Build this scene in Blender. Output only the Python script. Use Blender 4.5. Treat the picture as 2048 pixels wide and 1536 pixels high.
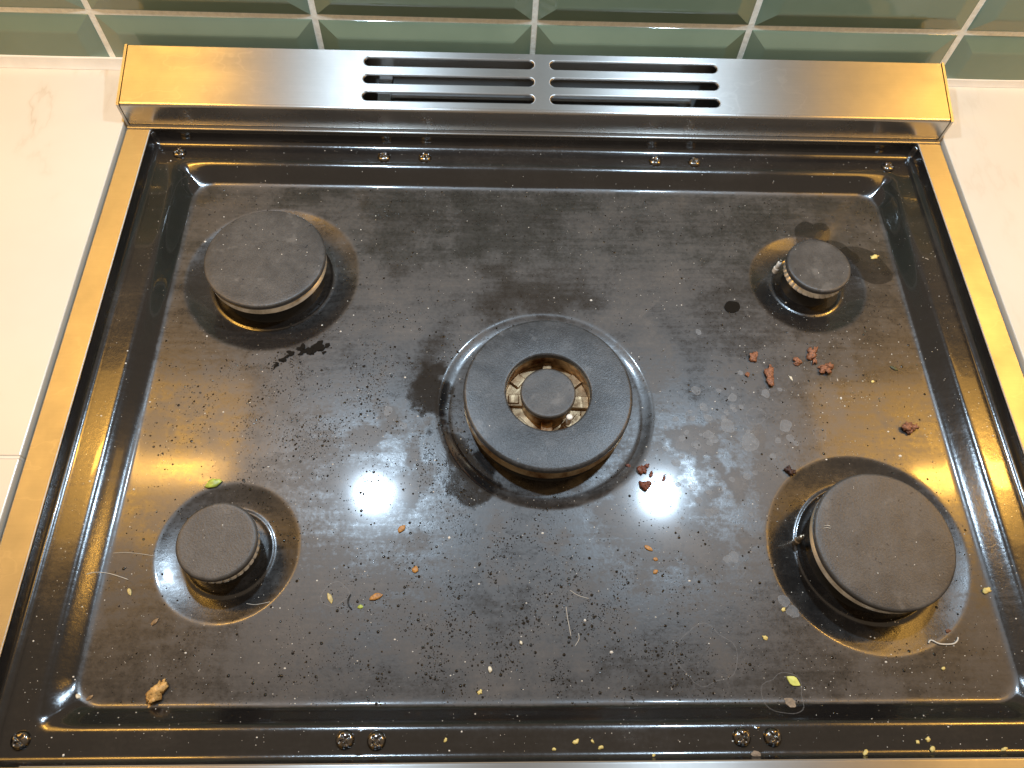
import bpy, bmesh, math, random
import numpy as np
from mathutils import Vector, Matrix

for o in list(bpy.data.objects):
    bpy.data.objects.remove(o, do_unlink=True)
SC = bpy.context.scene
COL = SC.collection
random.seed(7)
RNG = np.random.default_rng(7)

# ------------------------------------------------------------------ camera
cam_d = bpy.data.cameras.new('camera')
cam_d.sensor_width = 36.0
cam_d.lens = 26.956
cam_d.clip_start = 0.01
cam_d.clip_end = 50
cam = bpy.data.objects.new('camera', cam_d)
COL.objects.link(cam)
R = ((0.999382, -0.007951, -0.034237), (-0.008834, 0.885986, -0.463627), (0.03402, 0.463643, 0.885369))
M = Matrix(R).to_4x4()
M.translation = (-0.03913, -0.42385, 0.41448)
cam.matrix_world = M
SC.camera = cam

# ------------------------------------------------------------------ world and lamps
w = bpy.data.worlds.new('World')
SC.world = w
w.use_nodes = True
bg = w.node_tree.nodes['Background']
bg.inputs[0].default_value = (1.0, 0.76, 0.52, 1)
bg.inputs[1].default_value = 0.30


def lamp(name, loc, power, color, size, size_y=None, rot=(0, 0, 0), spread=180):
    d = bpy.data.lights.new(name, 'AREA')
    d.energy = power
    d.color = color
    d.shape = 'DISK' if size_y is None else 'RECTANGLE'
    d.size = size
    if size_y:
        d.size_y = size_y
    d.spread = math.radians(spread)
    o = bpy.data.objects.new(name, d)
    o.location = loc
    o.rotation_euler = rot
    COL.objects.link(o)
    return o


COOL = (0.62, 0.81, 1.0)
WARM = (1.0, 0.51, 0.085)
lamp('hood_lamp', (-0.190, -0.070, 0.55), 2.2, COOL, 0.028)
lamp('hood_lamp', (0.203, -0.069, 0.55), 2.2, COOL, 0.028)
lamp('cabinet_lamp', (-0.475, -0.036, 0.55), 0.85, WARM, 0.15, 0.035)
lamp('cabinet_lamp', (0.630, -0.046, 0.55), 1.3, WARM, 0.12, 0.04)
# added warm panels standing in for light bounced off the wall cabinet undersides
lamp('cabinet_bounce_panel', (-0.67, -0.055, 0.46), 1.75, WARM, 0.64, 0.23)
lamp('cabinet_bounce_panel', (0.72, -0.055, 0.46), 1.75, WARM, 0.64, 0.23)

SC.view_settings.view_transform = 'Standard'
SC.view_settings.look = 'None'
SC.view_settings.exposure = 0.22
SC.view_settings.gamma = 1.0
SC.cycles.max_bounces = 8
SC.cycles.sample_clamp_indirect = 6.0
SC.cycles.use_denoising = True


# ------------------------------------------------------------------ material helpers
def mat(name):
    m = bpy.data.materials.new(name)
    m.use_nodes = True
    nt = m.node_tree
    return m, nt, nt.nodes['Principled BSDF']


def nd(nt, typ, **kw):
    n = nt.nodes.new(typ)
    for k, v in kw.items():
        setattr(n, k, v)
    return n


def lk(nt, a, b):
    nt.links.new(a, b)


def coords(nt, scale=(1, 1, 1), kind='Object'):
    tc = nd(nt, 'ShaderNodeTexCoord')
    mp = nd(nt, 'ShaderNodeMapping')
    mp.inputs['Scale'].default_value = scale
    lk(nt, tc.outputs[kind], mp.inputs[0])
    return mp.outputs[0]


def worldpos(nt, scale=(1, 1, 1)):
    g = nd(nt, 'ShaderNodeNewGeometry')
    mp = nd(nt, 'ShaderNodeMapping')
    mp.inputs['Scale'].default_value = scale
    lk(nt, g.outputs['Position'], mp.inputs[0])
    return mp.outputs[0]


def noise(nt, vec, scale, detail=4, rough=0.55):
    n = nd(nt, 'ShaderNodeTexNoise')
    n.inputs['Scale'].default_value = scale
    n.inputs['Detail'].default_value = detail
    n.inputs['Roughness'].default_value = rough
    lk(nt, vec, n.inputs['Vector'])
    return n.outputs['Fac']


def ramp(nt, fac, stops):
    r = nd(nt, 'ShaderNodeValToRGB')
    el = r.color_ramp.elements
    while len(el) < len(stops):
        el.new(0.5)
    for e, (p, c) in zip(el, stops):
        e.position = p
        e.color = tuple(c) + (1,) if len(c) == 3 else c
    lk(nt, fac, r.inputs[0])
    return r.outputs[0]


def mixc(nt, fac, a, b, mode='MIX'):
    n = nd(nt, 'ShaderNodeMix', data_type='RGBA', blend_type=mode)
    for i, v in ((0, fac), (6, a), (7, b)):
        if hasattr(v, 'links'):
            lk(nt, v, n.inputs[i])
        else:
            n.inputs[i].default_value = v if i == 0 else tuple(v) + (1,)
    return n.outputs[2]


def mth(nt, op, a, b=None, c=None, clamp=False):
    n = nd(nt, 'ShaderNodeMath', operation=op, use_clamp=clamp)
    for i, v in enumerate((a, b, c)):
        if v is None:
            continue
        if hasattr(v, 'links'):
            lk(nt, v, n.inputs[i])
        else:
            n.inputs[i].default_value = v
    return n.outputs[0]


def bump(nt, h, strength, dist, bsdf):
    b = nd(nt, 'ShaderNodeBump')
    b.inputs['Strength'].default_value = strength
    b.inputs['Distance'].default_value = dist
    lk(nt, h, b.inputs['Height'])
    lk(nt, b.outputs[0], bsdf.inputs['Normal'])


def g3(v):
    return (v, v, v)


# ------------------------------------------------------------------ materials
def make_enamel():
    m, nt, b = mat('black_enamel')
    at = nd(nt, 'ShaderNodeAttribute', attribute_name='film')
    p = worldpos(nt)
    fine = noise(nt, p, 420, 6, 0.7)
    med = noise(nt, p, 60, 5, 0.6)
    scr = noise(nt, worldpos(nt, (30, 420, 30)), 1.0, 3, 0.6)
    f1 = mth(nt, 'MULTIPLY', at.outputs['Fac'], mth(nt, 'MULTIPLY_ADD', med, 1.2, 0.4))
    wipe = nd(nt, 'ShaderNodeMapping')
    wipe.inputs['Rotation'].default_value = (0, 0, 0.5)
    wipe.inputs['Scale'].default_value = (18, 330, 1)
    lk(nt, p, wipe.inputs[0])
    wp = noise(nt, wipe.outputs[0], 1.0, 3, 0.6)
    f1 = mth(nt, 'MULTIPLY', f1, mth(nt, 'MULTIPLY_ADD', wp, 0.9, 0.55))
    f2 = mth(nt, 'MULTIPLY', f1, mth(nt, 'MULTIPLY_ADD', fine, 1.8, 0.10), clamp=True)
    col = mixc(nt, f2, (0.006, 0.006, 0.0065), (0.068, 0.055, 0.043))
    lk(nt, col, b.inputs['Base Color'])
    r = mth(nt, 'MULTIPLY_ADD', f2, 0.75, 0.08)
    r2 = mth(nt, 'MULTIPLY_ADD', scr, 0.06, r)
    lk(nt, mth(nt, 'MINIMUM', r2, 0.52), b.inputs['Roughness'])
    b.inputs['IOR'].default_value = 1.62
    b.inputs['Coat Weight'].default_value = 0.5
    b.inputs['Coat Roughness'].default_value = 0.13
    bump(nt, fine, 0.11, 0.0006, b)
    lk(nt, mth(nt, 'MINIMUM', mth(nt, 'MULTIPLY_ADD', f2, 0.17, 0.03), 0.12), b.inputs['Coat Roughness'])
    return m


def make_steel(name='brushed_steel', base=(0.52, 0.505, 0.48), spread=0.86, rough=0.42):
    m, nt, b = mat(name)
    b.inputs['Metallic'].default_value = 1
    # brushed along x: the highlight spreads across the grain
    g = nd(nt, 'ShaderNodeNewGeometry')
    cr = nd(nt, 'ShaderNodeVectorMath', operation='CROSS_PRODUCT')
    lk(nt, g.outputs['Normal'], cr.inputs[0])
    cr.inputs[1].default_value = (1, 0, 0)
    lk(nt, cr.outputs[0], b.inputs['Tangent'])
    b.inputs['Anisotropic'].default_value = spread
    sm = noise(nt, worldpos(nt), 26, 5, 0.65)
    grain = noise(nt, worldpos(nt, (25, 900, 900)), 1.0, 3, 0.6)
    c1 = mixc(nt, ramp(nt, sm, ((0.38, g3(0)), (0.70, g3(0.6)))), base, tuple(x * 0.72 for x in base))
    c2 = mixc(nt, ramp(nt, grain, ((0.35, g3(0)), (0.7, g3(0.13)))), c1, tuple(x * 0.62 for x in base))
    # dried wipe and water marks: thin contour lines of a slow noise, in patches
    wm = noise(nt, worldpos(nt, (1, 1.6, 1)), 20, 3, 0.5)
    line = ramp(nt, mth(nt, 'ABSOLUTE', mth(nt, 'SUBTRACT', wm, 0.52)), ((0.0, g3(1)), (0.010, g3(0))))
    patchy = ramp(nt, noise(nt, worldpos(nt), 9, 2, 0.5), ((0.48, g3(0)), (0.60, g3(1))))
    c2 = mixc(nt, mth(nt, 'MULTIPLY', mth(nt, 'MULTIPLY', line, patchy), 0.16), c2, tuple(min(1, x * 1.5) for x in base))
    lk(nt, c2, b.inputs['Base Color'])
    lk(nt, mth(nt, 'MULTIPLY_ADD', sm, 0.14, rough - 0.07), b.inputs['Roughness'])
    return m


def make_cap(name, lo, hi, rough=0.48):
    m, nt, b = mat(name)
    p = worldpos(nt)
    a = noise(nt, p, 70, 5, 0.65)
    f = noise(nt, p, 900, 3, 0.7)
    v = mth(nt, 'MULTIPLY_ADD', f, 0.5, mth(nt, 'MULTIPLY', a, 0.6))
    col = ramp(nt, v, ((0.35, lo), (0.72, hi)))
    spk = ramp(nt, noise(nt, p, 330, 2, 0.5), ((0.27, g3(1)), (0.31, g3(0))))
    grime = ramp(nt, noise(nt, p, 34, 5, 0.7), ((0.46, g3(0)), (0.64, g3(0.75))))
    col = mixc(nt, grime, col, tuple(x * 0.9 for x in lo))
    pale = ramp(nt, noise(nt, worldpos(nt, (1, 1, 0.2)), 62, 3, 0.6), ((0.60, g3(0)), (0.70, g3(0.45))))
    col = mixc(nt, pale, col, tuple(x * 1.9 for x in hi))
    lk(nt, mixc(nt, spk, col, (0.010, 0.009, 0.009)), b.inputs['Base Color'])
    lk(nt, mth(nt, 'MULTIPLY_ADD', a, 0.2, rough - 0.14), b.inputs['Roughness'])
    b.inputs['IOR'].default_value = 1.5
    bump(nt, f, 0.35, 0.0005, b)
    return m


def make_alu(name, base, stain, amount, rough=0.3):
    m, nt, b = mat(name)
    b.inputs['Metallic'].default_value = 0.9
    p = worldpos(nt)
    n1 = noise(nt, p, 130, 5, 0.7)
    n2 = noise(nt, p, 45, 3, 0.6)
    f = ramp(nt, mth(nt, 'MULTIPLY_ADD', n2, 0.6, mth(nt, 'MULTIPLY', n1, 0.45)),
             ((0.62 - amount, g3(0)), (0.78 - amount * 0.6, g3(1))))
    lk(nt, mixc(nt, f, base, stain), b.inputs['Base Color'])
    lk(nt, mth(nt, 'MULTIPLY_ADD', f, 0.3, rough), b.inputs['Roughness'])
    bump(nt, n1, 0.2, 0.0006, b)
    return m


def make_plain(name, col, rough=0.5, var=0.35, scale=300, metallic=0.0, bumpd=0.0, coat=0.0):
    m, nt, b = mat(name)
    n1 = noise(nt, worldpos(nt), scale, 4, 0.6)
    c = mixc(nt, ramp(nt, n1, ((0.3, g3(0)), (0.72, g3(1)))), tuple(x * (1 - var) for x in col), tuple(min(1, x * (1 + var)) for x in col))
    lk(nt, c, b.inputs['Base Color'])
    b.inputs['Roughness'].default_value = rough
    b.inputs['Metallic'].default_value = metallic
    b.inputs['Coat Weight'].default_value = coat
    b.inputs['Coat Roughness'].default_value = 0.05
    if bumpd:
        bump(nt, n1, 0.6, bumpd, b)
    return m


def make_marble(name, veins):
    m, nt, b = mat(name)
    p = worldpos(nt)
    wob = noise(nt, p, 5, 5, 0.6)
    vec = nd(nt, 'ShaderNodeMapping')
    vec.inputs['Rotation'].default_value = (0, 0, 0.35)
    vec.inputs['Scale'].default_value = (1.0, 0.35, 1)
    lk(nt, p, vec.inputs[0])
    v1 = noise(nt, vec.outputs[0], 10, 6, 0.62)
    vein = ramp(nt, mth(nt, 'ABSOLUTE', mth(nt, 'SUBTRACT', v1, 0.5)), ((0.0, g3(1)), (0.012, g3(0.25)), (0.035, g3(0))))
    msk = ramp(nt, wob, ((0.45, g3(0)), (0.62, g3(1))))
    col = mixc(nt, ramp(nt, wob, ((0.3, g3(0)), (0.7, g3(1)))), (0.68, 0.635, 0.545), (0.62, 0.57, 0.48))
    vf = mth(nt, 'MULTIPLY', mth(nt, 'MULTIPLY', vein, msk), veins)
    lk(nt, mixc(nt, vf, col, (0.40, 0.29, 0.17)), b.inputs['Base Color'])
    b.inputs['Roughness'].default_value = 0.28
    return m


def make_tile():
    m, nt, b = mat('green_glaze')
    oi = nd(nt, 'ShaderNodeObjectInfo')
    n1 = noise(nt, worldpos(nt), 14, 4, 0.6)
    c = mixc(nt, ramp(nt, n1, ((0.3, g3(0)), (0.7, g3(1)))), (0.142, 0.200, 0.138), (0.188, 0.248, 0.174))
    c = mixc(nt, mth(nt, 'MULTIPLY', oi.outputs['Random'], 0.35), c, (0.200, 0.235, 0.170))
    lk(nt, c, b.inputs['Base Color'])
    b.inputs['Roughness'].default_value = 0.07
    b.inputs['IOR'].default_value = 1.55
    bump(nt, noise(nt, worldpos(nt), 45, 3, 0.5), 0.25, 0.0008, b)
    return m


def make_film(name, col, alpha, rough=0.5, vary=0.5, scale=350):
    m, nt, b = mat(name)
    n1 = noise(nt, worldpos(nt), scale, 4, 0.65)
    b.inputs['Base Color'].default_value = tuple(col) + (1,)
    b.inputs['Roughness'].default_value = rough
    lk(nt, mth(nt, 'MULTIPLY', ramp(nt, n1, ((0.3, g3(1 - vary)), (0.7, g3(1)))), alpha), b.inputs['Alpha'])
    return m


ENAMEL = make_enamel()
STEEL = make_steel()
STEEL_FRONT = make_steel('front_steel', (0.50, 0.485, 0.46), 0.6, 0.27)
STEEL_IN = make_steel('inner_steel', (0.36, 0.36, 0.36), 0.6, 0.4)
CAP = make_cap('cap_enamel', (0.034, 0.031, 0.028), (0.088, 0.080, 0.071))
CAP_DARK = make_cap('wok_cap_enamel', (0.016, 0.017, 0.018), (0.075, 0.078, 0.081), 0.41)
ALU = make_alu('burner_aluminium', (0.72, 0.70, 0.66), (0.30, 0.26, 0.20), 0.12)
BRASS = make_alu('stained_burner_ring', (0.62, 0.47, 0.27), (0.12, 0.050, 0.014), 0.17)
BRASS_IN = make_alu('stained_burner_core', (0.68, 0.52, 0.32), (0.10, 0.036, 0.010), 0.23, 0.38)
DARK = make_plain('dark_base', (0.012, 0.011, 0.010), 0.4)
SCREW = make_plain('screw_black', (0.16, 0.15, 0.14), 0.16, 0.4, 400, metallic=1.0, coat=0.6)
GROUT = make_plain('grout_white', (0.86, 0.83, 0.72), 0.8, 0.12, 260, bumpd=0.0006)
SEALANT = make_plain('sealant', (0.74, 0.70, 0.62), 0.4, 0.06, 60)
TILE = make_tile()
MARBLE = make_marble('veined_marble', 0.85)
MARBLE_PLAIN = make_marble('plain_marble', 0.12)
CERAMIC = make_plain('white_ceramic', (0.75, 0.70, 0.62), 0.25, 0.1, 500)
CASTMETAL = make_plain('electrode_metal', (0.35, 0.28, 0.2), 0.35, 0.3, 400, metallic=0.8)
MEAT = make_plain('meat', (0.26, 0.105, 0.050), 0.55, 0.7, 900, bumpd=0.001)
DARKMEAT = make_plain('dark_meat', (0.16, 0.048, 0.024), 0.45, 0.5, 700, bumpd=0.001)
BURNT = make_plain('burnt', (0.045, 0.018, 0.012), 0.5, 0.5, 700, bumpd=0.001)
GREEN = make_plain('nut_green', (0.38, 0.46, 0.07), 0.35, 0.4, 350, bumpd=0.0008)
SEEDM = make_plain('seed_yellow', (0.50, 0.40, 0.16), 0.45, 0.4, 500, bumpd=0.0006)
BROWNS = make_plain('seed_brown', (0.40, 0.19, 0.045), 0.45, 0.5, 500, bumpd=0.0006)
HUSK = make_plain('husk', (0.26, 0.16, 0.07), 0.5, 0.5, 500, bumpd=0.0006)
TAN = make_plain('tan_crumb', (0.60, 0.36, 0.12), 0.5, 0.4, 420, bumpd=0.001)
WHITE = make_plain('cream_bit', (0.72, 0.66, 0.50), 0.5, 0.15, 500)
YELLOW = make_plain('yellow_bit', (0.72, 0.58, 0.20), 0.45, 0.25, 500, bumpd=0.0004)
FLAKE = make_plain('yellow_green_flake', (0.66, 0.68, 0.17), 0.4, 0.15, 300)
DULL = make_plain('dull_scrap', (0.26, 0.20, 0.14), 0.6, 0.5, 500, bumpd=0.0008)
LEAF = make_plain('herb', (0.05, 0.055, 0.02), 0.5, 0.5, 500)
SPECK = make_plain('dust_speck', (0.70, 0.66, 0.58), 0.5, 0.15, 300)
OIL = make_plain('oil_drop', (0.004, 0.004, 0.004), 0.10, 0.2, 300)
STAIN = make_film('dried_water', (0.30, 0.31, 0.32), 0.50, 0.55, 0.6)
STAINRIM = make_film('dried_water_rim', (0.38, 0.38, 0.38), 0.24, 0.5, 0.5)
WET = make_film('wet_film', (0.020, 0.017, 0.013), 0.42, 0.12, 0.1)
FIBW = make_plain('fibre_pale', (0.62, 0.58, 0.50), 0.5, 0.1)
FIBK = make_plain('fibre_black', (0.01, 0.01, 0.01), 0.4, 0.1)


# ------------------------------------------------------------------ object helpers
def tag(o, label=None, cat=None, group=None, kind=None):
    if label:
        o['label'] = label
    if cat:
        o['category'] = cat
    if group:
        o['group'] = group
    if kind:
        o['kind'] = kind
    return o


def link(name, me, m=None, parent=None, loc=None):
    if m and not me.materials:
        me.materials.append(m)
    o = bpy.data.objects.new(name, me)
    COL.objects.link(o)
    if parent:
        o.parent = parent
    if loc is not None:
        o.location = loc
    return o


def from_bm(name, bm, m, parent=None, loc=None, smooth=False):
    bmesh.ops.recalc_face_normals(bm, faces=bm.faces[:])
    me = bpy.data.meshes.new(name)
    bm.to_mesh(me)
    bm.free()
    if smooth:
        me.polygons.foreach_set('use_smooth', [True] * len(me.polygons))
    return link(name, me, m, parent, loc)


def empty(name, loc):
    o = bpy.data.objects.new(name, None)
    o.empty_display_size = 0.02
    o.location = loc
    COL.objects.link(o)
    return o


def box_bm(x0, x1, y0, y1, z0, z1, bev=0.0, seg=2):
    bm = bmesh.new()
    bmesh.ops.create_cube(bm, size=1)
    for v in bm.verts:
        v.co = Vector((x0 + (v.co.x + 0.5) * (x1 - x0), y0 + (v.co.y + 0.5) * (y1 - y0), z0 + (v.co.z + 0.5) * (z1 - z0)))
    if bev:
        bmesh.ops.bevel(bm, geom=bm.edges[:], offset=bev, segments=seg, affect='EDGES', profile=0.5)
    return bm


def box(name, x0, x1, y0, y1, z0, z1, m, parent=None, bev=0.0006, seg=2):
    return from_bm(name, box_bm(x0, x1, y0, y1, z0, z1, bev, seg), m, parent)


def lathe_bm(prof, n=96, notch=None):
    """prof: (r, z) points; a 0 radius closes the end. notch(k, i) -> radius offset"""
    bm = bmesh.new()
    rings = []
    for i, (r, z) in enumerate(prof):
        if r <= 1e-7:
            rings.append([bm.verts.new((0, 0, z))])
        else:
            ring = []
            for k in range(n):
                rr = r + (notch(k, i) if notch else 0)
                a = 2 * math.pi * k / n
                ring.append(bm.verts.new((rr * math.cos(a), rr * math.sin(a), z)))
            rings.append(ring)
    for A, B in zip(rings, rings[1:]):
        for k in range(n):
            k2 = (k + 1) % n
            if len(A) == 1 and len(B) == 1:
                continue
            if len(A) == 1:
                bm.faces.new((A[0], B[k], B[k2]))
            elif len(B) == 1:
                bm.faces.new((A[k], B[0], A[k2]))
            else:
                bm.faces.new((A[k], B[k], B[k2], A[k2]))
    return bm


def lathe(name, prof, m, parent, loc=(0, 0, 0), n=96, notch=None, smooth=True):
    o = from_bm(name, lathe_bm(prof, n, notch), m, parent, loc, smooth)
    if smooth:
        mod_sharp(o)
    return o


def mod_sharp(o, deg=40):
    me = o.data
    try:
        me.set_sharp_from_angle(angle=math.radians(deg))
    except Exception:
        pass


# ------------------------------------------------------------------ noise in numpy
def vnoise(x, y, seed):
    xi = np.floor(x).astype(np.int64)
    yi = np.floor(y).astype(np.int64)
    fx = x - xi
    fy = y - yi
    fx = fx * fx * (3 - 2 * fx)
    fy = fy * fy * (3 - 2 * fy)

    def h(a, b):
        n = (a * 374761393 + b * 668265263 + seed * 974634777) & 0xFFFFFFFF
        n = ((n ^ (n >> 13)) * 1274126177) & 0xFFFFFFFF
        n = n ^ (n >> 16)
        return (n & 0xFFFF) / 65535.0
    return (h(xi, yi) * (1 - fx) + h(xi + 1, yi) * fx) * (1 - fy) + (h(xi, yi + 1) * (1 - fx) + h(xi + 1, yi + 1) * fx) * fy


def fbm(x, y, scale, seed, octv=4):
    s = 0.0
    a = 0.5
    t = 0.0
    for i in range(octv):
        s = s + a * vnoise(x * scale, y * scale, seed + i * 17)
        t += a
        a *= 0.55
        scale *= 2.03
    return s / t


# ------------------------------------------------------------------ the setting: tiled wall
WY = 0.065
wall = from_bm('wall', box_bm(-1.2, 1.2, WY + 0.0001, WY + 0.06, -0.05, 0.206), GROUT)
tag(wall, 'white grouted splashback wall behind the cooker', kind='structure')
TS, TH, TX0, TZ0 = 0.15812, 0.0790, -0.0059, 0.0452
TWD, THD = TS - 0.0040, TH - 0.0036


def tile_bm():
    bm = bmesh.new()
    hw, hh, bv = TWD / 2, THD / 2, 0.0125
    loops = [(0.0, 0.006), (0.0, 0.0004), (0.0004, -0.0002), (0.0014, -0.0006), (bv - 0.0012, -0.0040), (bv, -0.0043), (bv + 0.0012, -0.0044)]
    rings = []
    for off, y in loops:
        rings.append([bm.verts.new((sx * (hw - off), y, sz * (hh - off))) for sx, sz in ((-1, -1), (1, -1), (1, 1), (-1, 1))])
    for A, B in zip(rings, rings[1:]):
        for k in range(4):
            bm.faces.new((A[k], A[(k + 1) % 4], B[(k + 1) % 4], B[k]))
    bm.faces.new(rings[-1])
    return bm


tile_me = None
for row in (-1, 0):
    for col in range(-5, 5):
        loc = (TX0 + (col + 0.5) * TS, WY, TZ0 + (row + 0.5) * TH)
        if tile_me is None:
            t = from_bm('tile', tile_bm(), TILE, wall)
            tile_me = t.data
        else:
            t = link('tile', tile_me, None, wall)
        t.location = loc
        t.rotation_euler = (random.uniform(-.004, .004), random.uniform(-.002, .002), random.uniform(-.004, .004))
bm = bmesh.new()
for row in range(1, 2 + 0):
    for col in range(-6, 6):
        tb = tile_bm()
        me = bpy.data.meshes.new('t')
        tb.to_mesh(me)
        tb.free()
        me.transform(Matrix.Translation((TX0 + (col + 0.5) * TS, WY, TZ0 + (row + 0.5) * TH)))
        bm.from_mesh(me)
        bpy.data.meshes.remove(me)
up = from_bm('upper_tiles', bm, TILE, wall)
up['kind'] = 'stuff'

# ------------------------------------------------------------------ worktops
CZ = 0.002


def worktop(x0, x1, y0, y1, label, name='worktop'):
    o = from_bm(name, box_bm(x0, x1, y0, y1, CZ - 0.03, CZ, 0.0007, 2), MARBLE if x0 < 0 else MARBLE_PLAIN)
    return tag(o, label, 'worktop')


wl = worktop(-0.90, -0.3022, -0.2562, WY, 'cream marble worktop left of the cooker with thin brown veins')
wf = worktop(-0.90, -0.3022, -0.66, -0.2578, 'front slab of the left worktop beyond the thin pale joint')
wr = worktop(0.3022, 0.95, -0.66, WY, 'cream marble worktop right of the cooker, plain and pale')
from_bm('joint', box_bm(-0.90, -0.3024, -0.2578, -0.2562, CZ - 0.02, CZ - 0.0003), SEALANT, wl)


def bead(x0, x1, dep, hgt, par, seed):
    bm = bmesh.new()
    prev = None
    n = 60
    for i in range(n + 1):
        x = x0 + (x1 - x0) * i / n
        jx = (vnoise(np.array([i * 0.7]), np.array([seed * 1.0]), 3)[0] - 0.5) * 0.0004
        ring = []
        for k in range(7):
            a = k / 6
            y = WY - 0.0048 - dep * (1 - a) ** 1.25
            z = CZ + (hgt + jx) * a ** 1.25
            ring.append(bm.verts.new((x, y + jx * 0.4 * (1 - a), z + 0.0002)))
        ring.append(bm.verts.new((x, WY + 0.001, CZ)))
        if prev:
            for k in range(7):
                bm.faces.new((prev[k], prev[k + 1], ring[k + 1], ring[k]))
        prev = ring
    return from_bm('sealant_bead', bm, SEALANT, par, smooth=True)


bead(-0.90, -0.3022, 0.0036, 0.0086, wl, 1)
bead(0.3022, 0.95, 0.0018, 0.0058, wr, 2)

# ------------------------------------------------------------------ cooker
cooker = empty('gas_cooker', (0, -0.2, -0.06))
tag(cooker, 'stainless steel gas cooker top with a greasy black enamel tray and rear vent', 'cooker')
OFF = Vector((0, 0.2, 0.06))       # world -> cooker coordinates


def cpart(o):
    o.parent = cooker
    o.location = OFF
    return o


TI = 0.2827
for sx in (-1, 1):
    x0, x1 = (sx * 0.30, sx * TI) if sx < 0 else (sx * TI, sx * 0.30)
    cpart(box('side_trim', x0, x1, -0.4300, -0.0012, -0.045, 0.0, STEEL, bev=0.0007, seg=3))
cpart(box('front_trim', -TI + 0.0001, TI - 0.0001, -0.4300, -0.4142, -0.045, -0.0003, STEEL, bev=0.0007, seg=3))
cpart(box('back_strip', -0.2998, 0.2998, -0.0012, 0.012, -0.022, 0.0012, STEEL_FRONT, bev=0.0010, seg=4))


# ---- tray height field
def sd_rr(x, y, x0, x1, y0, y1, r):
    cx, cy = (x0 + x1) / 2, (y0 + y1) / 2
    qx = np.abs(x - cx) - (x1 - x0) / 2 + r
    qy = np.abs(y - cy) - (y1 - y0) / 2 + r
    return np.minimum(np.maximum(qx, qy), 0) + np.hypot(np.maximum(qx, 0), np.maximum(qy, 0)) - r


def sp(x, k):
    return np.logaddexp(0, k * x) / k


def soft(t, k):
    return sp(t, k) - sp(t - 1, k)


BURN = {'rear_left': (-0.1850, -0.1145), 'rear_right': (0.1850, -0.1147), 'middle': (-0.0010, -0.2115),
        'front_left': (-0.1848, -0.3047), 'front_right': (0.1848, -0.3040)}
BAS = [('rear_left', 0.0585, 0.0405, 0.0036), ('rear_right', 0.0405, 0.0245, 0.0034), ('middle', 0.0680, 0.0600, 0.0030),
       ('front_left', 0.0405, 0.0245, 0.0034), ('front_right', 0.0590, 0.0405, 0.0036)]
LEDGE, FLOOR = -0.010, -0.020
TX, TYF, TYB = 0.2824, -0.4138, -0.0030


def slope_t(x, y):
    dr = -sd_rr(x, y, -0.2622, 0.2622, -0.3967, -0.0225, 0.0075)
    df = sd_rr(x, y, -0.2507, 0.2507, -0.3865, -0.0345, 0.0150)
    return np.clip(dr / np.maximum(dr + df, 1e-4), -1, 2)


def tray_z(x, y):
    x = np.asarray(x, float)
    y = np.asarray(y, float)
    z = LEDGE + (FLOOR - LEDGE) * soft(slope_t(x, y), 11.0)
    do = -sd_rr(x, y, -TX, TX, TYF, TYB, 0.004)
    r = 0.0048
    dd = np.clip(do, 0, r)
    z = z + r - np.sqrt(np.maximum(r * r - (r - dd) ** 2, 0)) + 0.0045 * np.clip(1 - do / 0.0007, 0, 1)
    for nm, ro, ri, D in BAS:
        cx, cy = BURN[nm]
        rr = np.hypot(x - cx, y - cy)
        k = 46.0 if ro - ri > 0.012 else 18.0
        z = z - D * (1 - np.clip(1 - soft((ro - rr) / (ro - ri), k), 0, 1) ** 1.5)
        if ro - ri > 0.012:       # pressed bead round the foot of the dish
            z = z + 0.0007 * np.exp(-((rr - ri) / 0.0011) ** 2)
    # pressed seams between the paired front screws
    for sx in (-0.1005, 0.1008):
        z = z + 0.0004 * np.exp(-((x - sx) / 0.0007) ** 2) * ((y < -0.3985) & (y > -0.4095))
    return z


def lines(a, b, wa, wb, fine, coarse):
    u = np.concatenate([np.arange(a, a + wa, fine), np.arange(a + wa, b - wb, coarse), np.arange(b - wb, b, fine), [b]])
    return u


gx = lines(-TX, TX, 0.036, 0.036, 0.00055, 0.00080)
gy = lines(TYF, TYB, 0.032, 0.036, 0.00055, 0.00080)
X, Y = np.meshgrid(gx, gy)
Z = tray_z(X, Y)
nxn, nyn = len(gx), len(gy)
ii = (np.arange(nyn - 1)[:, None] * nxn + np.arange(nxn - 1)[None, :]).ravel()
quads = np.stack([ii, ii + 1, ii + nxn + 1, ii + nxn], 1)
me = bpy.data.meshes.new('hob_tray')
me.vertices.add(X.size)
me.vertices.foreach_set('co', np.stack([X.ravel(), Y.ravel(), Z.ravel()], 1).ravel())
me.loops.add(quads.size)
me.loops.foreach_set('vertex_index', quads.ravel().astype(np.int32))
me.polygons.add(len(quads))
me.polygons.foreach_set('loop_start', (np.arange(len(quads)) * 4).astype(np.int32))
me.polygons.foreach_set('loop_total', np.full(len(quads), 4, np.int32))
me.polygons.foreach_set('use_smooth', np.ones(len(quads), bool))
me.update(calc_edges=True)


# ---- grease film: where the dirt is thick or wiped away
def gauss(x, y, cx, cy, sx, sy, ang=0):
    ca, sa = math.cos(math.radians(ang)), math.sin(math.radians(ang))
    u = (x - cx) * ca + (y - cy) * sa
    v = -(x - cx) * sa + (y - cy) * ca
    return np.exp(-0.5 * ((u / sx) ** 2 + (v / sy) ** 2))


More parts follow.
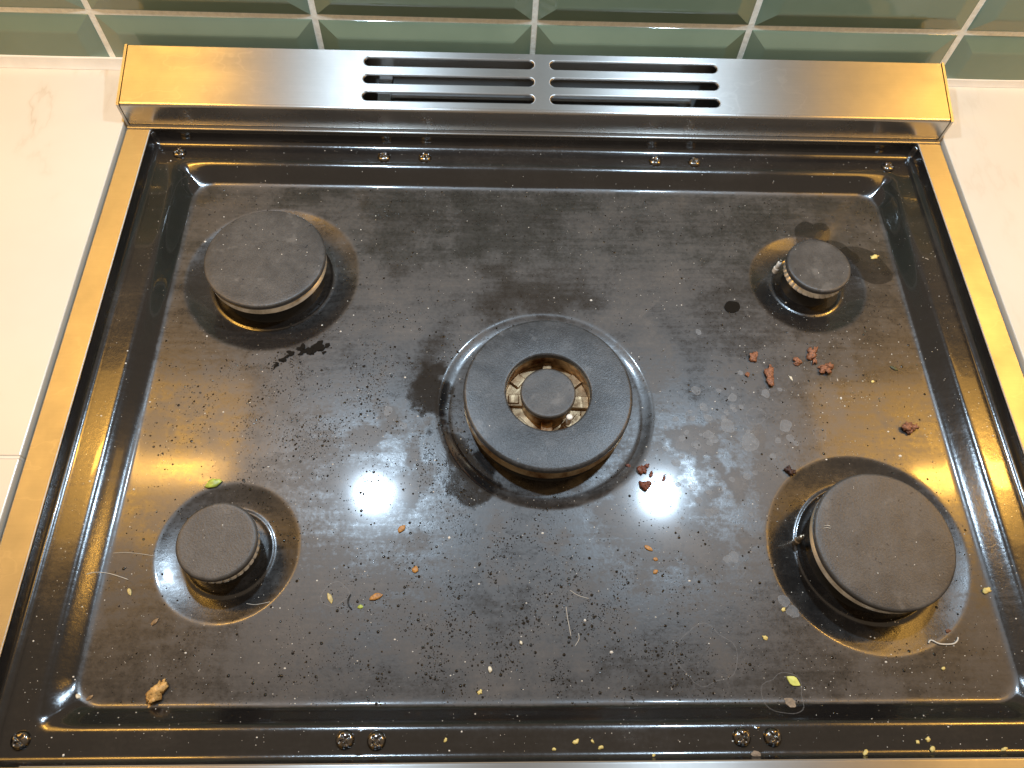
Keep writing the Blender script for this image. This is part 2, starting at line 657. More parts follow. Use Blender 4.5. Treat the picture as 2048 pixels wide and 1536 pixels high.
def film_map(x, y):
    st = np.clip(slope_t(x, y), 0, 1)
    f = 0.16 + 0.42 * np.clip((st - 0.9) * 10, 0, 1)
    f = f - 0.08 * (st > 0.05) * (st < 0.95)
    big = fbm(x, y, 14, 5, 4)
    mid = fbm(x, y, 60, 9, 4)
    f = f * np.clip((big - 0.18) * 2.1, 0.55, 1.25)
    stk = fbm(x * 0.5 + y, y * 3.2 - x * 0.4, 60, 41, 4)
    f = f * (0.72 + 0.56 * stk)
    f = f + 0.16 * np.clip((mid - 0.55) * 5, 0, 1) * (st > 0.95)
    # wiped arc left of and behind the wok burner
    cx, cy = BURN['middle']
    rr = np.hypot(x - cx, y - cy)
    th = np.degrees(np.arctan2(y - cy, x - cx))
    arc = np.exp(-((rr - 0.085 - 0.010 * (mid - 0.5)) / 0.011) ** 2) * np.clip((th - 40) / 20, 0, 1) * np.clip((195 - np.where(th < 0, th + 360, th)) / 25, 0, 1)
    f = f * (1 - 0.42 * arc)
    arc2 = np.exp(-((rr - 0.100 - 0.012 * (big - 0.5)) / 0.010) ** 2) * (np.abs(th) < 45)
    f = f * (1 - 0.5 * arc2)
    # wet black patches beside the middle dish
    edge = (fbm(x, y, 150, 31, 4) - 0.5) * 3.0
    d = np.maximum(gauss(x, y, -0.0740, -0.2010, 0.010, 0.015), gauss(x, y, -0.0500, -0.2580, 0.014, 0.016, 30))
    d = np.maximum(d, gauss(x, y, -0.0650, -0.2420, 0.010, 0.016, 25))
    f = f * (1 - np.clip((d + edge * 0.3 - 0.35) * 4, 0, 0.93))
    # chalky film close to the wok dish, front left and right
    chalk = gauss(x, y, -0.088, -0.245, 0.018, 0.030, 20) * 0.5 + gauss(x, y, 0.092, -0.250, 0.030, 0.030) * 0.55 + gauss(x, y, 0.05, -0.30, 0.05, 0.018) * 0.35
    f = f + chalk * np.clip((mid - 0.42) * 4, 0, 1)
    for nm, ro, ri, D in BAS:
        bx, by = BURN[nm]
        r2 = np.hypot(x - bx, y - by)
        inside = np.clip((ro - r2) / 0.002, 0, 1)
        keep = 0.55 if nm != 'middle' else 0.85
        f = f * (1 - inside * (1 - keep))
    return np.clip(f, 0.0, 1.0)


at = me.attributes.new('film', 'FLOAT', 'POINT')
at.data.foreach_set('value', film_map(X.ravel(), Y.ravel()).astype(np.float32))
tray = cpart(link('hob_tray', me, ENAMEL))
tray['label'] = 'greasy black enamel spill tray'


# ---- screws
def screw_bm(Rr=0.0047, H=0.0027):
    bm = bmesh.new()
    n, k = 48, 14
    c = bm.verts.new((0, 0, H - 0.0016))
    prev = None
    for j in range(1, k + 1):
        r = Rr * j / k
        ring = []
        for i in range(n):
            a = 2 * math.pi * i / n
            px, py = r * math.cos(a), r * math.sin(a)
            z = H * math.sqrt(max(0, 1 - (r / Rr) ** 2.4)) if j < k else 0
            wcr = 0.00062
            if min(abs(px), abs(py)) < wcr and r < Rr * 0.60:
                z -= 0.0016
            ring.append(bm.verts.new((px, py, z)))
        for i in range(n):
            i2 = (i + 1) % n
            if prev is None:
                bm.faces.new((c, ring[i], ring[i2]))
            else:
                bm.faces.new((prev[i], ring[i], ring[i2], prev[i2]))
        prev = ring
    low = [bm.verts.new((v.co.x * 1.02, v.co.y * 1.02, -0.0006)) for v in prev]
    for i in range(n):
        i2 = (i + 1) % n
        bm.faces.new((prev[i], low[i], low[i2], prev[i2]))
    return bm


scr_me = None
for sx, sy, ra in ((-0.2630, -0.0145, .3), (-0.1151, -0.0148, .8), (-0.0851, -0.0146, .5), (0.0854, -0.0140, 1.1), (0.1146, -0.0142, .2), (0.2610, -0.0157, .6),
                   (-0.2668, -0.4022, .9), (-0.1080, -0.4030, .5), (-0.0923, -0.4036, .75), (0.0923, -0.4033, .6), (0.1082, -0.4034, .7), (0.2668, -0.4030, .1)):
    loc = (sx, sy, float(tray_z(sx, sy)) + 0.0002)
    if scr_me is None:
        s = from_bm('screw', screw_bm(), SCREW, tray, loc, True)
        scr_me = s.data
    else:
        s = link('screw', scr_me, None, tray, loc)
    s.rotation_euler = (0, 0, ra)

# ---- rear vent rail (folded sheet with six slots)
rail = empty('vent_rail', OFF)
rail.parent = cooker
A0 = (0.0046, 0.0200)
A1 = (0.0500, 0.0300)
SL = math.hypot(A1[0] - A0[0], A1[1] - A0[1])
EY, EZ = (A1[0] - A0[0]) / SL, (A1[1] - A0[1]) / SL


def on_plate(x, s, dep=0.0):
    return (x, A0[0] + EY * s + EZ * dep, A0[1] + EZ * s - EY * dep)


bm = bmesh.new()
outer = [bm.verts.new(on_plate(x, s)) for x, s in ((-0.2980, 0), (0.2980, 0), (0.2980, SL), (-0.2980, SL))]
edges = [bm.edges.new((outer[i], outer[(i + 1) % 4])) for i in range(4)]
rims = []
for x0, x1 in ((-0.1288, -0.0060), (0.0060, 0.1290)):
    for s in (0.0087, 0.0230, 0.0376):
        loops = []
        for grow, dep in ((0.0009, 0.0), (0.0004, 0.00015), (0.0, 0.0006), (0.0, 0.0018)):
            rad = 0.0036 + grow
            pts = []
            for k in range(13):
                a = math.pi / 2 + math.pi * k / 12
                pts.append((x0 + 0.0036 + rad * math.cos(a), s + rad * math.sin(a)))
            for k in range(13):
                a = -math.pi / 2 + math.pi * k / 12
                pts.append((x1 - 0.0036 + rad * math.cos(a), s + rad * math.sin(a)))
            loops.append([bm.verts.new(on_plate(px, ps, dep)) for px, ps in pts])
        edges += [bm.edges.new((loops[0][i], loops[0][(i + 1) % 26])) for i in range(26)]
        rims.append(loops)
bmesh.ops.triangle_fill(bm, use_beauty=True, use_dissolve=False, edges=edges)
for loops in rims:
    for P, Q in zip(loops, loops[1:]):
        for i in range(26):
            j = (i + 1) % 26
            f = bm.faces.new((P[i], P[j], Q[j], Q[i]))
            f.smooth = True
from_bm('top_plate', bm, STEEL, rail)


def sweep(name, prof, x0, x1, m, parent, smooth=False):
    bm = bmesh.new()
    a = [bm.verts.new((x0, y, z)) for y, z in prof]
    b = [bm.verts.new((x1, y, z)) for y, z in prof]
    for i in range(len(prof) - 1):
        bm.faces.new((a[i], a[i + 1], b[i + 1], b[i]))
    return from_bm(name, bm, m, parent, smooth=smooth)


prof = [(0.0030, 0.0012), (0.0024, 0.0016), (0.0022, 0.0024), (0.0022, 0.0172)]
for k in range(1, 9):
    t = k / 8
    p0, p1, p2 = (0.0022, 0.0172), (0.0022, 0.01945), A0
    prof.append(tuple((1 - t) ** 2 * p0[i] + 2 * t * (1 - t) * p1[i] + t * t * p2[i] for i in (0, 1)))
fp = sweep('front_plate', prof, -0.2980, 0.2980, STEEL_FRONT, rail, True)
mod_sharp(fp, 50)
sweep('back_plate', [(0.0500, 0.0300), (0.0504, 0.0290), (0.0504, -0.02)], -0.2980, 0.2980, STEEL, rail)
for sx in (-1, 1):
    bm = bmesh.new()
    pr = [(0.0018, 0.0010), (0.0018, 0.0193), (0.0030, 0.0202), (0.0503, 0.0307), (0.0503, -0.02), (0.0018, -0.02)]
    a = [bm.verts.new((sx * 0.2984, y, z)) for y, z in pr]
    b = [bm.verts.new((sx * 0.3002, y, z)) for y, z in pr]
    bm.faces.new(a)
    bm.faces.new(b)
    for i in range(6):
        bm.faces.new((a[i], a[(i + 1) % 6], b[(i + 1) % 6], b[i]))
    from_bm('end_cap', bm, STEEL, rail)
# what shows through the slots
box('duct_floor', -0.2970, 0.2970, 0.0125, 0.0495, -0.024, -0.022, DARK, rail, bev=0)
box('duct_bar', -0.112, 0.112, 0.0235, 0.0330, 0.004, 0.0115, STEEL_IN, rail, bev=0.0006)
box('duct_bar', -0.108, 0.100, 0.0128, 0.0190, 0.006, 0.0128, STEEL_IN, rail, bev=0.0006)
box('duct_bracket', -0.120, -0.110, 0.0100, 0.0470, 0.008, 0.0125, STEEL_IN, rail, bev=0.0005)
box('duct_bracket', 0.104, 0.110, 0.0100, 0.0360, 0.002, 0.0065, STEEL_IN, rail, bev=0.0005)


# ------------------------------------------------------------------ burners
def cap_prof(R_, z0, z1, rnd=0.0016, dish=0.0003):
    p = [(0, z0), (R_ - 0.0012, z0), (R_ - 0.0002, z0 + 0.0008)]
    p.append((R_, z0 + 0.0016))
    for k in range(0, 7):
        a = math.pi / 2 * k / 6
        p.append((R_ - rnd + rnd * math.cos(a), z1 - rnd + rnd * math.sin(a)))
    p += [(R_ * 0.86, z1 - dish * 0.2), (R_ * 0.5, z1 - dish), (0, z1 - dish)]
    return p


def burner(key, Rc, label, nport, alu, capm, ign_ang, cap_top=0.0):
    cx, cy = BURN[key]
    bz = float(tray_z(cx, cy))
    root = empty('gas_burner', (cx, cy, bz))
    tag(root, label, 'burner')
    T = cap_top - bz                        # cap top above base
    lathe('burner_cap', cap_prof(Rc, T - 0.0046, T), capm, root, n=128)
    per = 160 // nport if nport else 0

    def notch(k, i):
        return -0.0006 if (per and i in (3, 4) and k % per == 0) else 0.0
    ring = [(0.004, T - 0.0054), (Rc - 0.0046, T - 0.0054), (Rc - 0.0038, T - 0.0056), (Rc - 0.0032, T - 0.0060), (Rc - 0.0007, T - 0.0094),
            (Rc - 0.0012, T - 0.0102), (Rc - 0.0070, T - 0.0112), (0.004, T - 0.0112)]
    lathe('flame_ring', ring, alu, root, n=160, notch=notch)
    lathe('burner_base', [(0.0, T - 0.0111), (Rc - 0.0075, T - 0.0111), (Rc - 0.0070, T - 0.0150), (Rc - 0.0050, 0.0012), (Rc - 0.0040, -0.0003), (0, -0.0003)], DARK, root)
    # spark electrode beside the ring
    a = math.radians(ign_ang)
    ex, ey = (Rc + 0.0016) * math.cos(a), (Rc + 0.0016) * math.sin(a)
    ig = lathe('igniter', [(0, -0.0003), (0.0021, -0.0003), (0.0021, 0.0045), (0.0015, 0.0052), (0.0015, 0.0105), (0.0010, 0.0112), (0, 0.0114)], CERAMIC if key != 'front_right' else CASTMETAL, root, (ex, ey, 0), n=20)
    lathe('electrode_tip', [(0, 0.0112), (0.0006, 0.0112), (0.0006, 0.0136), (0, 0.0139)], CASTMETAL, ig, n=10)
    return root


burner('rear_left', 0.0394, 'large black capped burner at the rear left with a bright ring under the cap', 0, ALU, CAP, 100, 0.0015)
burner('rear_right', 0.0217, 'smallest looking burner at the rear right beside the dark puddle', 32, ALU, CAP, 150, 0.0010)
burner('front_left', 0.0218, 'small black capped burner at the front left with greyish cap', 32, ALU, CAP, 100, 0.0010)
burner('front_right', 0.0395, 'large plain black capped burner at the front right near the right slope', 0, ALU, CAP, 172, 0.0020)

# wok burner in the middle
cx, cy = BURN['middle']
bz = float(tray_z(cx, cy))
wok = empty('wok_burner', (cx, cy, bz))
tag(wok, 'wide ring-shaped wok burner in the middle with a small cap in its hole', 'burner')
T = 0.0 - bz
Ro, Ri = 0.0518, 0.0258
p = []
for k in range(7):
    a = math.pi / 2 * k / 6
    p.append((Ro - 0.0022 + 0.0022 * math.cos(a), T - 0.0022 + 0.0022 * math.sin(a)))
p += [(0.040, T + 0.0003)]
for k in range(7):
    a = math.pi / 2 + math.pi / 2 * k / 6
    p.append((Ri + 0.0016 + 0.0016 * math.cos(a), T - 0.0016 + 0.0016 * math.sin(a)))
p += [(Ri, T - 0.0042), (Ri + 0.001, T - 0.0050), (Ro - 0.0012, T - 0.0052), (Ro - 0.0002, T - 0.0044), (Ro, T - 0.0022)]
lathe('ring_cap', p, CAP_DARK, wok, n=160)
lathe('flame_ring', [(0.0285, T - 0.0054), (Ro - 0.0030, T - 0.0054), (Ro - 0.0026, T - 0.0060), (Ro - 0.0002, T - 0.0128), (Ro - 0.0012, T - 0.0140),
                     (0.0285, T - 0.0140), (0.0285, T - 0.0054)], BRASS, wok, n=160)
lathe('burner_base', [(0.0, 0.0030), (0.030, 0.0030), (0.0455, 0.0060), (0.0470, T - 0.0139), (0.0480, T - 0.0139), (0.0490, 0.0008), (0.0498, -0.0003), (0, -0.0003)], DARK, wok, n=128)
lathe('inner_wall', [(0.0284, T - 0.0055), (0.0266, T - 0.0056), (0.0264, 0.0062), (0.0284, 0.0062)], BRASS_IN, wok, n=96)
lathe('core_plate', [(0.0, 0.0068), (0.0262, 0.0068), (0.0263, 0.0058), (0, 0.0058)], BRASS_IN, wok, n=96)
lathe('core_body', [(0.0, T - 0.0064), (0.0152, T - 0.0064), (0.0156, T - 0.0072), (0.0154, T - 0.0110), (0.0162, 0.0069), (0, 0.0069)], BRASS_IN, wok, n=80)
lathe('core_cap', cap_prof(0.0170, T - 0.0060, T - 0.0015, 0.0014), CAP, wok, n=96)
for ang, wd, hh in ((88, 0.0058, 0.0118), (178, 0.0085, 0.0096), (268, 0.0070, 0.0110), (358, 0.0085, 0.0100)):
    o = from_bm('bridge', box_bm(0.0150, 0.0263, -wd / 2, wd / 2, 0.0067, hh, 0.0006, 2), BRASS_IN, wok)
    o.rotation_euler = (0, 0, math.radians(ang))
    if ang == 178:
        c = from_bm('bridge_lip', box_bm(0.0175, 0.0240, -wd / 2 + 0.0012, wd / 2 - 0.0012, hh - 0.0003, hh + 0.0012, 0.0004, 1), BRASS_IN, o)
for ang in (40, 140, 222, 325):
    o = from_bm('baffle', box_bm(0.0195, 0.0262, -0.0042, 0.0042, 0.0067, 0.0086, 0.0005, 1), BRASS_IN, wok)
    o.rotation_euler = (0, 0, math.radians(ang))
a = math.radians(-50)
ig = lathe('igniter', [(0, 0.0066), (0.0030, 0.0066), (0.0030, 0.0082), (0.0024, 0.0092), (0.0022, 0.0104), (0.0019, 0.0108), (0.0019, 0.0188), (0.0014, 0.0193), (0, 0.0194)],
           CERAMIC, wok, (0.0198 * math.cos(a), 0.0198 * math.sin(a), 0), n=24)
lathe('igniter_collar', [(0.0016, 0.0090), (0.0030, 0.0090), (0.0031, 0.0112), (0.0016, 0.0114)], BRASS_IN, ig, n=24)


# ------------------------------------------------------------------ stains, drops and dust (uncountable)
def mesh_stuff(name, V, F, m, label, cat, smooth=True):
    me = bpy.data.meshes.new(name)
    me.from_pydata(V, [], F)
    if smooth:
        me.polygons.foreach_set('use_smooth', [True] * len(me.polygons))
    return tag(link(name, me, m), label, cat, kind='stuff')


def in_burner(x, y):
    for nm, rc in (('rear_left', .0385), ('rear_right', .021), ('front_left', .021), ('front_right', .0385), ('middle', .0515)):
        if math.hypot(x - BURN[nm][0], y - BURN[nm][1]) < rc:
            return True
    return False


def dome(V, F, x, y, r, h, n=7, ecc=1.0, z0=None):
    z0 = float(tray_z(x, y)) if z0 is None else z0
    a0 = random.random() * 6.28
    b = len(V)
    V.append((x, y, z0 + h))
    for rr, hh in ((0.62, 0.72), (1.0, -0.00005)):
        for k in range(n):
            a = a0 + 2 * math.pi * k / n
            V.append((x + r * rr * math.cos(a) * ecc, y + r * rr * math.sin(a), z0 + (h * hh if hh > 0 else hh)))
    for k in range(n):
        k2 = (k + 1) % n
        F.append((b, b + 1 + k, b + 1 + k2))
        F.append((b + 1 + k, b + 1 + n + k, b + 1 + n + k2, b + 1 + k2))


def hump(x, y, cx, cy, sx, sy):
    return np.exp(-(((x - cx) / sx) ** 2 + ((y - cy) / sy) ** 2))


def drop_density(x, y):
    d = 0.09 + hump(x, y, -0.135, -0.205, 0.07, 0.05) + hump(x, y, -0.02, -0.325, 0.075, 0.035)
    d = d + 0.7 * hump(x, y, -0.01, -0.365, 0.10, 0.022) + 0.9 * hump(x, y, -0.11, -0.372, 0.02, 0.012)
    d = d + 0.9 * hump(x, y, 0.115, -0.145, 0.012, 0.012) + 1.4 * hump(x, y, -0.065, -0.25, 0.022, 0.022)
    d = d + 0.5 * hump(x, y, 0.06, -0.378, 0.015, 0.010)
    return d * np.clip((fbm(x, y, 75, 4, 4) - 0.34) * 3.2, 0.04, 1.4)


def speck_density(x, y):
    d = 0.22 + 0.9 * hump(x, y, 0.20, -0.175, 0.05, 0.05) + 0.8 * hump(x, y, 0.19, -0.372, 0.06, 0.02)
    return d + 0.25 * (y < -0.2) + 0.25 * (np.abs(x) > 0.26)


def scatter(num, x0, x1, y0, y1, dens):
    N = num * 25
    x, y = RNG.uniform(x0, x1, N), RNG.uniform(y0, y1, N)
    keep = RNG.uniform(0, 1, N) < dens(x, y)
    for nm, rc in (('rear_left', .0385), ('rear_right', .021), ('front_left', .021), ('front_right', .0385), ('middle', .0515)):
        keep &= np.hypot(x - BURN[nm][0], y - BURN[nm][1]) > rc
    x, y = x[keep][:num], y[keep][:num]
    return x, y, tray_z(x, y)


V, F = [], []
for x, y, z in zip(*scatter(18000, -0.248, 0.248, -0.394, -0.036, drop_density)):
    r = min(0.0010, 0.00015 * math.exp(random.gauss(0, 0.72)) + 0.00008)
    dome(V, F, x, y, r, r * 0.42, 6, 1.0, z)
mesh_stuff('oil_droplets', V, F, OIL, 'tiny black grease droplets spattered over the tray floor', 'droplets')

V, F = [], []
for x, y, z in zip(*scatter(3200, -0.276, 0.276, -0.409, -0.008, speck_density)):
    r = min(0.0011, 0.00010 * math.exp(random.gauss(0, 0.70)) + 0.00006)
    dome(V, F, x, y, r, r * 0.8, 5, random.uniform(0.7, 1.4), z)
for nm, rc, top in (('rear_left', .037, 0.0015), ('front_right', .037, .002), ('middle', .05, .0003), ('front_left', .02, .001), ('rear_right', .02, .001)):
    for k in range(12 if rc > .03 else 5):
        a, rr = random.random() * 6.28, rc * math.sqrt(random.random())
        if nm == 'middle' and rr < 0.028:
            continue
        r = 0.00022 + 0.0002 * random.random()
        dome(V, F, BURN[nm][0] + rr * math.cos(a), BURN[nm][1] + rr * math.sin(a), r, r * 0.7, 5, 1.0, top - 0.0002)
mesh_stuff('dust_specks', V, F, SPECK, 'fine pale crumbs and dust specks strewn over the tray', 'dust')


def blob_pts(x, y, r, seed, n=28, jag=0.25, asp=1.0, ang=0):
    rs = random.Random(seed)
    ph = [(rs.uniform(0, 6.28), rs.uniform(0.3, 1.0)) for _ in range(5)]
    out = []
    ca, sa = math.cos(math.radians(ang)), math.sin(math.radians(ang))
    for k in range(n):
        a = 2 * math.pi * k / n
        q = 1 + jag * sum(w_ * math.sin((i + 2) * a + p_) / (i + 1.6) for i, (p_, w_) in enumerate(ph))
        u, v = r * q * math.cos(a) * asp, r * q * math.sin(a)
        out.append((x + u * ca - v * sa, y + u * sa + v * ca))
    return out


def patch(V, F, pts, lift, cx, cy, rim=None):
    """thin film following the tray: centre fan of two rings"""
    n = len(pts)
    b = len(V)
    V.append((cx, cy, float(tray_z(cx, cy)) + lift))
    for s in (0.35, 0.7, 1.0):
        for px, py in pts:
            x, y = cx + (px - cx) * s, cy + (py - cy) * s
            V.append((x, y, float(tray_z(x, y)) + lift))
    for k in range(n):
        k2 = (k + 1) % n
        F.append((b, b + 1 + k, b + 1 + k2))
        for j in (0, 1):
            o = b + 1 + j * n
            F.append((o + k, o + n + k, o + n + k2, o + k2))


def rimstrip(V, F, pts, cx, cy, wd, lift):
    b = len(V)
    n = len(pts)
    for px, py in pts:
        d = math.hypot(px - cx, py - cy)
        for s in (1 - wd / d, 1 + wd / d * 0.3):
            x, y = cx + (px - cx) * s, cy + (py - cy) * s
            V.append((x, y, float(tray_z(x, y)) + lift))
    for k in range(n):
        k2 = (k + 1) % n
        F.append((b + 2 * k, b + 2 * k + 1, b + 2 * k2 + 1, b + 2 * k2))


SV, SF, RV, RF = [], [], [], []
spots = [(0.1256, -0.2361, .0058, 1), (0.1130, -0.2249, .0044, 1), (0.150, -0.2245, .0040, 1), (0.1320, -0.2180, .0060, 0), (0.0905, -0.2180, .0036, 0), (0.100, -0.2310, .0030, 1),
         (0.171, -0.2300, .0042, 0), (0.0960, -0.2000, .0030, 1), (0.1190, -0.2050, .0028, 1), (0.1030, -0.1560, .0020, 1), (-0.1220, -0.3290, .0070, 0),
         (0.082, -0.362, .016, 0), (0.121, -0.382, .0110, 0), (0.1300, -0.333, .0032, 1), (0.1340, -0.339, .0034, 1), (0.105, -0.3080, .0030, 1),
         (-0.100, -0.216, .0028, 1), (-0.090, -0.226, .0022, 1)]
for x, y, r, fill in spots:
    pts = blob_pts(x, y, r, int(x * 9999 + y * 777), 30, 0.22)
    if fill:
        patch(SV, SF, pts, 0.00008, x, y)
    rimstrip(RV, RF, pts, x, y, 0.00035, 0.00014)
k = 0
while k < 90:
    x, y = random.gauss(0.105, 0.026), random.gauss(-0.245, 0.030)
    if math.hypot(x - BURN['middle'][0], y - BURN['middle'][1]) < 0.072 or math.hypot(x - .1848, y + .304) < .062:
        continue
    r = random.uniform(0.0008, 0.0028)
    pts = blob_pts(x, y, r, k, 18, 0.2)
    if random.random() < 0.6:
        patch(SV, SF, pts, 0.00006 + 0.000001 * k, x, y)
    rimstrip(RV, RF, pts, x, y, 0.00022, 0.00020 + 0.000001 * k)
    k += 1
mesh_stuff('dried_water_spots', SV, SF, STAIN, 'greyish dried water spots right of the middle burner', 'stain')
mesh_stuff('dried_water_rings', RV, RF, STAINRIM, 'pale outlines of dried water drops on the tray floor', 'stain')

# wet puddle by the rear right burner
V, F = [], []
for x, y, r, asp, ang, sd in ((0.2285, -0.0985, 0.0150, 1.25, -35, 3), (0.196, -0.074, 0.0120, 1.3, 80, 5), (0.214, -0.088, 0.009, 1.3, -40, 8)):
    patch(V, F, blob_pts(x, y, r, sd, 40, 0.22, asp, ang), 0.0001 + 0.00003 * sd, x, y)
pud = mesh_stuff('oil_puddle', V, F, WET, 'dark wet puddle around the smallest rear burner', 'puddle')
V, F = [], []
x, y = 0.1287, -0.1356
patch(V, F, blob_pts(x, y, 0.0048, 4, 30, 0.10, 1.15, 20), 0.0004, x, y)
o = mesh_stuff('oil_drop', V, F, OIL, 'single large dark oil drop left of the rear right burner', 'drop')
o['kind'] = 'thing'
V, F = [], []
rs = random.Random(21)
path = [(-0.1430, -0.1700), (-0.1490, -0.1715), (-0.1550, -0.1735), (-0.1600, -0.1730), (-0.1650, -0.1755), (-0.1695, -0.1795), (-0.1735, -0.1835), (-0.1755, -0.1870)]
wid = [0.0022, 0.0042, 0.0040, 0.0030, 0.0024, 0.0020, 0.0015, 0.0008]
for i in range(46):
    u = rs.random() * (len(path) - 1.001)
    k = int(u)
    u -= k
    wd_ = wid[k] * (1 - u) + wid[k + 1] * u
    x = path[k][0] * (1 - u) + path[k + 1][0] * u + rs.gauss(0, wd_ * 0.5)
    y = path[k][1] * (1 - u) + path[k + 1][1] * u + rs.gauss(0, wd_ * 0.5)
    patch(V, F, blob_pts(x, y, wd_ * rs.uniform(0.2, 0.6), 60 + i, 22, 0.5, rs.uniform(1, 1.8), rs.uniform(0, 60)), 0.00012 + 0.000012 * i, x, y)
o = mesh_stuff('grease_smear', V, F, OIL, 'jagged black grease smear below the rear left dish', 'smear')
o['kind'] = 'thing'

